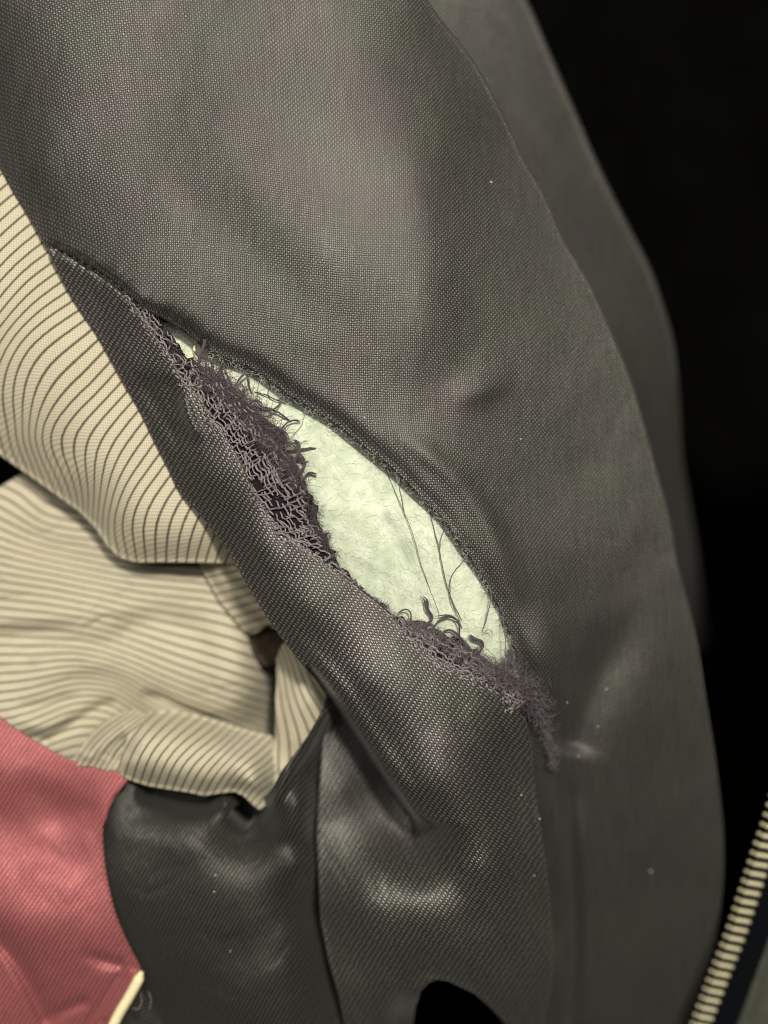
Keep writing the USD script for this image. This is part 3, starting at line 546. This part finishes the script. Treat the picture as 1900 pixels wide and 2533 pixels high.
zG4 = rbf([(698, 1607, -34), (687, 1650, -36), (684, 1733, -37), (686, 1828, -38), (668, 1905, -38), (679, 1940, -37), (740, 1660, -27), (720, 1760, -30), (765, 1735, -27), (728, 1830, -31), (690, 1900, -36), (800, 1760, -33), (830, 1720, -34), (765, 1822, -34), (733, 1866, -36), (720, 1885, -37)], .01)
striped(polyG4, zG4, ph((0, c6([(655, 900), (645, 1180), (660, 1450), (640, 1700)])), (1.5, c6([(680, 1000), (690, 1200), (760, 1400), (800, 1590)])), (3, c6([(730, 980), (800, 1200), (880, 1380), (915, 1460)])), (5, c6([(740, 790), (850, 1030), (960, 1220), (1030, 1290)]))), 1.15, 'cream striped lining standing beside the black satin fold', step=5, rim=7)
def c7(L): return [(150+x*.3617, 1680+y*.3617) for x, y in L]
polyG5 = c7([(425, 650), (500, 680), (600, 712), (750, 737), (880, 757), (980, 780), (1090, 762), (1190, 752), (1260, 782), (1310, 832), (1360, 880), (1400, 840), (1445, 785), (1470, 740), (1460, 560), (1480, 420), (1180, 340), (1000, 280), (800, 235), (640, 230), (545, 280), (485, 380), (445, 500), (415, 600)])
zG5 = rbf([(q[0], q[1], z) for L, z in ((c7([(425, 650), (600, 712), (750, 737), (980, 780), (1190, 752), (1360, 880)]), -28), (c7([(470, 560), (620, 620), (800, 650), (1000, 680), (1180, 650), (1320, 720)]), -20.5), (c7([(540, 420), (700, 470), (900, 520), (1050, 560), (1200, 560), (1330, 620)]), -20), (c7([(600, 320), (760, 350), (950, 400), (1100, 440), (1250, 490)]), -26), (c7([(640, 230), (800, 235), (1000, 280), (1180, 340), (1480, 420)]), -42), (c7([(485, 380), (445, 500)]), -25), (c7([(1460, 560), (1445, 785)]), -38)) for q in L], .001)
striped(polyG5, lambda x, y: zG5(x, y)+strokes(x, y, [(c7([(1240, 420), (1130, 560), (1000, 680)]), -1.2, 14, 14, .2, .4), (c7([(1400, 560), (1290, 640), (1200, 740)]), -.8, 10, 10, .2, .4), (c7([(1180, 760), (1200, 690), (1300, 690), (1400, 780)]), 1.0, 14, 14, .2, .2)]),
    ph((0, c7([(450, 660), (450, 590), (500, 480), (580, 370), (660, 290)])), (1, c7([(505, 690), (510, 600), (560, 500), (640, 400), (740, 300)])), (6, c7([(780, 745), (790, 660), (850, 560), (960, 470), (1090, 390)])), (10, c7([(1005, 780), (1020, 700), (1100, 600), (1170, 520), (1250, 440)])), (13, c7([(1190, 752), (1205, 690), (1290, 610), (1380, 570)])), (17, c7([(1300, 830), (1350, 760), (1440, 720)]))), -.9, 'rolled cream striped lining gathered above the black satin', step=4.5, rim=8)
polyG6 = c7([(30, 570), (100, 545), (180, 440), (260, 335), (380, 258), (500, 222), (560, 250), (560, 420), (470, 560), (440, 640), (390, 610), (330, 618), (200, 580), (110, 585)])
zG6 = rbf([(q[0], q[1], z) for L, z in ((c7([(30, 570), (100, 545)]), -32), (c7([(110, 585), (200, 580), (330, 618), (420, 630)]), -27.5), (c7([(160, 520), (240, 460), (330, 390), (430, 310)]), -24), (c7([(180, 440), (260, 335), (380, 258), (500, 222)]), -33), (c7([(260, 530), (360, 480), (430, 400), (500, 300)]), -25.5), (c7([(560, 250), (560, 420), (470, 560)]), -31)) for q in L], .001)
striped(polyG6, lambda x, y: zG6(x, y)+strokes(x, y, [(c7([(300, 560), (330, 480), (450, 370)]), -1.6, 9, 9, .2, .3), (c7([(360, 590), (390, 500), (480, 400)]), -1.2, 7, 7, .2, .3)]),
    ph((0, c7([(110, 560), (170, 460), (290, 330), (400, 270), (480, 225)])), (1.6, c7([(185, 570), (230, 470), (350, 370), (490, 270)])), (3, c7([(260, 600), (310, 480), (420, 370), (510, 300)])), (6, c7([(350, 610), (390, 540), (450, 450), (520, 380)]))), -.8, 'small cream striped pleat beside the red satin', step=4.5, rim=6)
# brown raw seam between the deep stripe and the narrow strip
polyS = c6([(380, 600), (470, 590), (560, 540), (700, 640), (760, 760), (700, 860), (560, 900), (440, 760)])
s_ = cloth(polyS, lambda x, y: -45+3.0*meshkit.fbm(np.stack([x/18, y/18, 0*x], -1), 3), lambda x, y, z: (x/9, y/9), step=5, rim=5, zs=.58)
part('seam_allowance', s_[:2], M_SHADE, J, uv=s_[2])

# ================================================================ red and black satin, piping
RED_EDGE = [(318, 1925), (290, 1955), (277, 1972), (256, 2028), (249, 2059), (254, 2136), (266, 2202), (282, 2264), (307, 2325), (333, 2376), (346, 2402)]
polyF = [(-150, 1700), (-40, 1755), (0, 1780), (31, 1804), (67, 1826), (128, 1862), (174, 1887), (236, 1894), (318, 1922)]+[tuple(q) for q in catmull(RED_EDGE, 3)][1:]+[(318, 2440), (286, 2497), (262, 2533), (190, 2680), (-150, 2680)]
zF0 = rbf([(-150, 1700, -30), (0, 1790, -27), (128, 1868, -26), (236, 1900, -26), (318, 1925, -27), (256, 2040, -25), (266, 2202, -24), (333, 2376, -27), (280, 2500, -30), (100, 1950, -25), (0, 1900, -23.5), (150, 2035, -28), (0, 2020, -26.5), (100, 2130, -25), (0, 2130, -24), (170, 2270, -20.5), (50, 2290, -19.5), (150, 2380, -23.5), (0, 2350, -24), (0, 2500, -26), (120, 2520, -30), (200, 2470, -28), (-150, 2200, -22), (-150, 2680, -28), (190, 2680, -33)], .001)
def zF(x, y):
    return zF0(x, y)+crease(x, y, .14, 80, 74, .7)+crease(x, y, .05, 28, 75, -.6)+strokes(x, y, [([(260, 1990), (180, 2010), (110, 1970), (20, 1930)], -.9, 34, 34, .2, .3), ([(250, 2080), (150, 2080), (40, 2040)], .8, 40, 30, .2, .4), ([(-60, 2270), (30, 2370), (90, 2480), (120, 2560)], -2.6, 26, 16, .2, .1), ([(310, 2390), (250, 2375), (190, 2350)], -1.8, 16, 14, .1, .5), ([(300, 2400), (270, 2450), (230, 2510), (200, 2560)], -1.0, 5, 5, .1, .05), ([(335, 2395), (300, 2460), (260, 2525)], .9, 9, 9, .1, .05), ([(40, 2150), (140, 2180), (220, 2210)], .9, 40, 40, .3, .3), ([(230, 2470), (160, 2500), (100, 2530)], -1.4, 14, 14, .2, .3)])+1.0*(meshkit.fbm(np.stack([x/110, y/110, 0*x], -1), 3, 17)-.5)
def uvT(deg, p):
    ca, sa = math.cos(math.radians(deg)), math.sin(math.radians(deg))
    return lambda x, y, z: ((-x*sa+y*ca+z*2)/p, (x*ca+y*sa)/(p*1.0))
f_ = cloth(polyF, zF, uvT(-58, 10.0), step=6, rim=6, zs=.62)
part('red_panel', f_[:2], M_RED, J, uv=f_[2], label='red satin panel')

polyE = [(300, 1900), (360, 1925), (430, 1930), (520, 1945), (560, 1950), (600, 1960), (640, 1990), (660, 1975), (681, 1950), (700, 1912), (735, 1866), (767, 1822), (800, 1764), (812, 1725), (880, 1740), (900, 1900), (880, 2100), (890, 2300), (930, 2480), (960, 2680), (470, 2680), (415, 2540), (389, 2490), (359, 2436), (335, 2400), (240, 2300), (200, 2100), (240, 1960)]
zE0 = rbf([(300, 1900, -33), (318, 1931, -31), (256, 2028, -29), (240, 2136, -28), (333, 2376, -31), (415, 2533, -36), (430, 1950, -34), (370, 2010, -29), (450, 2030, -27), (559, 1985, -29), (606, 2015, -38), (640, 2020, -36), (520, 1965, -33), (590, 1960, -36), (681, 1980, -22), (735, 1880, -22.5), (767, 1835, -23), (806, 1752, -22), (815, 1740, -27), (795, 1838, -33), (796, 1950, -40), (760, 1838, -23), (690, 2060, -24), (760, 1980, -25), (500, 2100, -23), (400, 2150, -24), (500, 2300, -24), (620, 2180, -22.5), (400, 2350, -27), (650, 2400, -24), (785, 2050, -40), (765, 2050, -29), (740, 2140, -25), (785, 2250, -44), (740, 2300, -30), (820, 2450, -40), (720, 2480, -27), (550, 2520, -28), (880, 1900, -40), (880, 2200, -44), (900, 2600, -44), (200, 2100, -34), (600, 2650, -30)], .0005)
def zE(x, y):
    return zE0(x, y)+crease(x, y, .32, 75, 72, .9)+crease(x, y, .12, 26, 73, -.4)+strokes(x, y, [([(812, 1740), (769, 1838), (717, 1905), (690, 1960), (670, 2010), (630, 2060)], 2.2, 15, 15, .1, .3), ([(800, 1800), (760, 1880), (720, 1950), (690, 2010)], -1.43, 16, 16, .2, .2), ([(790, 1930), (770, 1990), (720, 2040), (650, 2060)], 0.88, 25, 29, .15, .3), ([(795, 2010), (760, 2080), (700, 2090), (640, 2080)], -0.88, 23, 25, .1, .4), ([(790, 2090), (740, 2150), (700, 2230)], 1.10, 34, 29, .1, .5), ([(560, 1985), (575, 2020), (600, 2055)], 0.60, 13, 11, .1, .3), ([(640, 2030), (600, 2060), (540, 2040)], 0.88, 18, 23, .2, .5), ([(588, 1992), (608, 2010), (628, 2022)], -16, 26, 26, .01, .01), ([(330, 1950), (400, 1968), (500, 1985), (560, 1985)], -6.00, 39, 27, .2, .2), ([(260, 2060), (350, 2070), (450, 2080), (540, 2040)], 0.72, 34, 39, .1, .4), ([(300, 2020), (400, 2005), (500, 2010)], -0.66, 23, 23, .1, .3), ([(760, 2420), (680, 2410), (580, 2470), (520, 2560)], 0.99, 46, 57, .2, .3), ([(720, 2330), (620, 2340), (500, 2380)], -0.66, 46, 46, .3, .4)])+.9*(meshkit.fbm(np.stack([x/100, y/100, 0*x], -1), 3, 19)-.5)
e_ = cloth(polyE, zE, uvT(-60, 9.0), step=5.5, rim=6, zs=.62)
part('black_panel', e_[:2], M_BLK, J, uv=e_[2], label='black satin panel with gathered folds')
# piping and the small dark corner beside it
pq = catmull([(350, 2404), (340, 2428), (318, 2468), (293, 2510), (270, 2560), (240, 2640)], 10)
part('piping', tubes([P(pq[:, 0], pq[:, 1], np.linspace(-16.8, -18.5, len(pq)))], [14*S0], 16, .4), M_PIPE, J, label='cream corded piping along the red panel')
R = np.random.default_rng(41)
for pts in ([(349, 2455), (350, 2480), (342, 2496), (326, 2494)], [(366, 2452), (373, 2470), (370, 2500)]):
    q = catmull(pts, 8); part('loose_thread', tubes([P(q[:, 0], q[:, 1], np.full(len(q), -17.0))], [.55*S0], 6), M_LINTG, J, label='fine white thread beside the piping')
k_ = cloth([(250, 2400), (340, 2380), (430, 2520), (480, 2680), (200, 2680)], lambda x, y: -37-(y-2400)*.01+.8*meshkit.fbm(np.stack([x/30, y/30, 0*x], -1), 3, 2), uvT(-20, 9), step=8, rim=6, zs=.62)
part('black_corner', k_[:2], M_BLK, J, uv=k_[2])

# stitches of the red seam
q = resample_open(catmull(RED_EDGE, 6), 60)
st = []
for i in range(0, 59):
    a, b = q[i], q[i+1]; c = (a+b)/2; t = (b-a)*.42; n = np.array([t[1], -t[0]])*.5
    z = float(zF(np.array([c[0]-3]), np.array([c[1]]))[0])*.62-.1
    st.append(P(*(np.stack([c-t-n+[-2, 0], c-n*.4+[-1, 0], c+[0, 0], c+n*.4+[-1, 0], c+t+n+[-2, 0]]).T), np.array([-.3, .1, .2, .1, -.3])+z))
part('seam_stitching', tubes(np.array(st), [2.2*S0]*len(st), 6, .5), M_RED, J, kind='stuff')

# ================================================================ zip on the jacket's front edge, lower right
ZL = [(1990, 1660), (1940, 1850), (1893, 2012), (1867, 2088), (1844, 2159), (1822, 2227), (1792, 2317), (1761, 2396), (1731, 2476), (1712, 2528), (1660, 2680)]
zl = resample_open(catmull(ZL, 10), 400)
def zz_(y): return -26-(y-2000)*.014
GF = [(1760, 2700), (1800, 2540), (1850, 2400), (1900, 2260), (1960, 2080), (2010, 1900), (2040, 1660), (2050, 1300), (2060, 900), (2080, 500), (2700, 400), (2700, 2700)]
g_ = cloth(GF, lambda x, y: zz_(y)-2.0+26*sstep((x-1990)/420)*sstep((2500-y)/800)+1.2*np.exp(-(line_dist(x, y, [(1835, 2560), (1870, 2440), (1910, 2330), (1980, 2120)])[0]/14)**2)+1.0*meshkit.fbm(np.stack([x/25, y/25, 0*x], -1), 3), lambda x, y, z: (x/6, y/6), step=8, rim=5)
part('front_edge', g_[:2], M_GREEN, J, uv=g_[2], label='grey green cloth beside the zip')
nrm = np.gradient(zl, axis=0); nrm /= np.linalg.norm(nrm, axis=1, keepdims=True); sidev = np.stack([-nrm[:, 1], nrm[:, 0]], -1)   # towards the right
if sidev[:, 0].mean() < 0: sidev = -sidev
tp = [tuple(v) for v in (zl+sidev*14)[::8]]+[tuple(v) for v in (zl+sidev*105)[::-8]]
t_ = cloth(tp, lambda x, y: zz_(y)-.7, lambda x, y, z: (x/6, y/6), step=8, rim=3)
zp = part('zip', t_[:2], M_TAPE, J, uv=t_[2], label='zip with pale brass teeth on navy tape')
# one tooth: a rounded head joined to a bar
import manifold3d as m3
def ball(x, y, z, r): return m3.Manifold.sphere(r, 14).translate([x, y, z])
u = S0*1e3
tooth = m3.Manifold.batch_hull([ball(0, 0, .25, .52), ball(.15, 0, .0, .5)])+m3.Manifold.batch_hull([ball(.5, -.12, -.1, .34), ball(1.2, -.5, .15, .42)])+m3.Manifold.batch_hull([ball(1.1, -.35, .1, .60), ball(4.0, -.45, .1, .60), ball(4.0, -.45, -.3, .6)])
tv, tf, _ = meshkit.arrays(tooth)
sarc = np.r_[0, np.cumsum(np.linalg.norm(np.diff(zl, axis=0), axis=1))]
s = 60.0; k = 0
while s < sarc[-1]-40:
    x, y = np.interp(s, sarc, zl[:, 0]), np.interp(s, sarc, zl[:, 1]); i = min(int(np.searchsorted(sarc, s)), 398)
    an = math.atan2(-sidev[i, 1], sidev[i, 0])*.5+math.radians(1)
    pitch = 26.5-4.6*s/sarc[-1]
    o = P(x, y, zz_(y)+.35); v = tv*1e-3*pitch/27.0*(CAM-o[2])/CAM
    v = v@np.array([[math.cos(an), math.sin(an), 0], [-math.sin(an), math.cos(an), 0], [0, 0, 1]])
    part('tooth', (v+o, tf), M_BRASS, zp, smooth=40); s += pitch; k += 1

# stitches still holding the upper end of the seam
q = resample_open(catmull(SEAM, 8), 13); st = []
for i in range(12):
    a_, b_ = q[i], q[i+1]; e = np.stack([a_+(b_-a_)*t_ for t_ in np.linspace(.12, .8, 6)])
    st.append(P(e[:, 0], e[:, 1], zA(e[:, 0], e[:, 1])+.1+.25*np.sin(np.linspace(0, np.pi, 6))))
for e in st: part('seam_stitch', tubes([e], [.15e-3], 6, .6), M_FRAYD, J)
# ================================================================ lint lying on the lining
LINT_AT = ['by the lower grey flap, below the purple fluff', 'on the groove right of the lower grey flap', 'on the dark lining just right of the purple fluff', 'on the dark lining, some way right of the fluff', 'on the torn upper lip above the wadding', 'on the dark lining above and right of the fluff', 'on the middle of the black satin, upper of two', 'on the middle of the black satin, lower of two', 'low on the black satin panel', 'on the dark lining below and right of the fluff', 'high on the upper lining near its right fold', 'on the upper lining right of the tear', 'on the lower right of the dark lining left of the zip', 'near the bottom right of the lower grey flap']
LINT = [(1290, 1967), (1335, 2025), (1403, 1738), (1480, 1797), (902, 1033), (1500, 1705), (533, 2165), (530, 2206), (570, 2353), (1430, 1870), (1215, 450), (1288, 1086), (1610, 2155), (1322, 2166)]
for i, (x, y) in enumerate(LINT):
    x, y = float(x), float(y)
    z = (.62 if x < 780 else 1)*float((zE if x < 780 else (zC if (x < 1345 and y > 1780) else zA))(np.array([x]), np.array([y]))[0])
    R = np.random.default_rng(100+i); mm = trimesh.creation.icosphere(1, 1.0); mm.vertices *= R.uniform(.6, 1.4, (len(mm.vertices), 1))
    mm.vertices *= np.array([1, .7, .6])*R.uniform(1.6, 2.6)*S0*.8
    q = path_for('lint_speck', '/World'); m = usdkit.mesh(stage, q, (mm.vertices+P(x, y, z+.12), mm.faces), M_WHITE, smooth=False).GetPrim()
    for kk, vv in (('label', 'tiny white lint speck '+LINT_AT[i]), ('category', 'lint'), ('group', 'lint specks on the dark cloth')): m.SetCustomDataByKey(kk, vv)
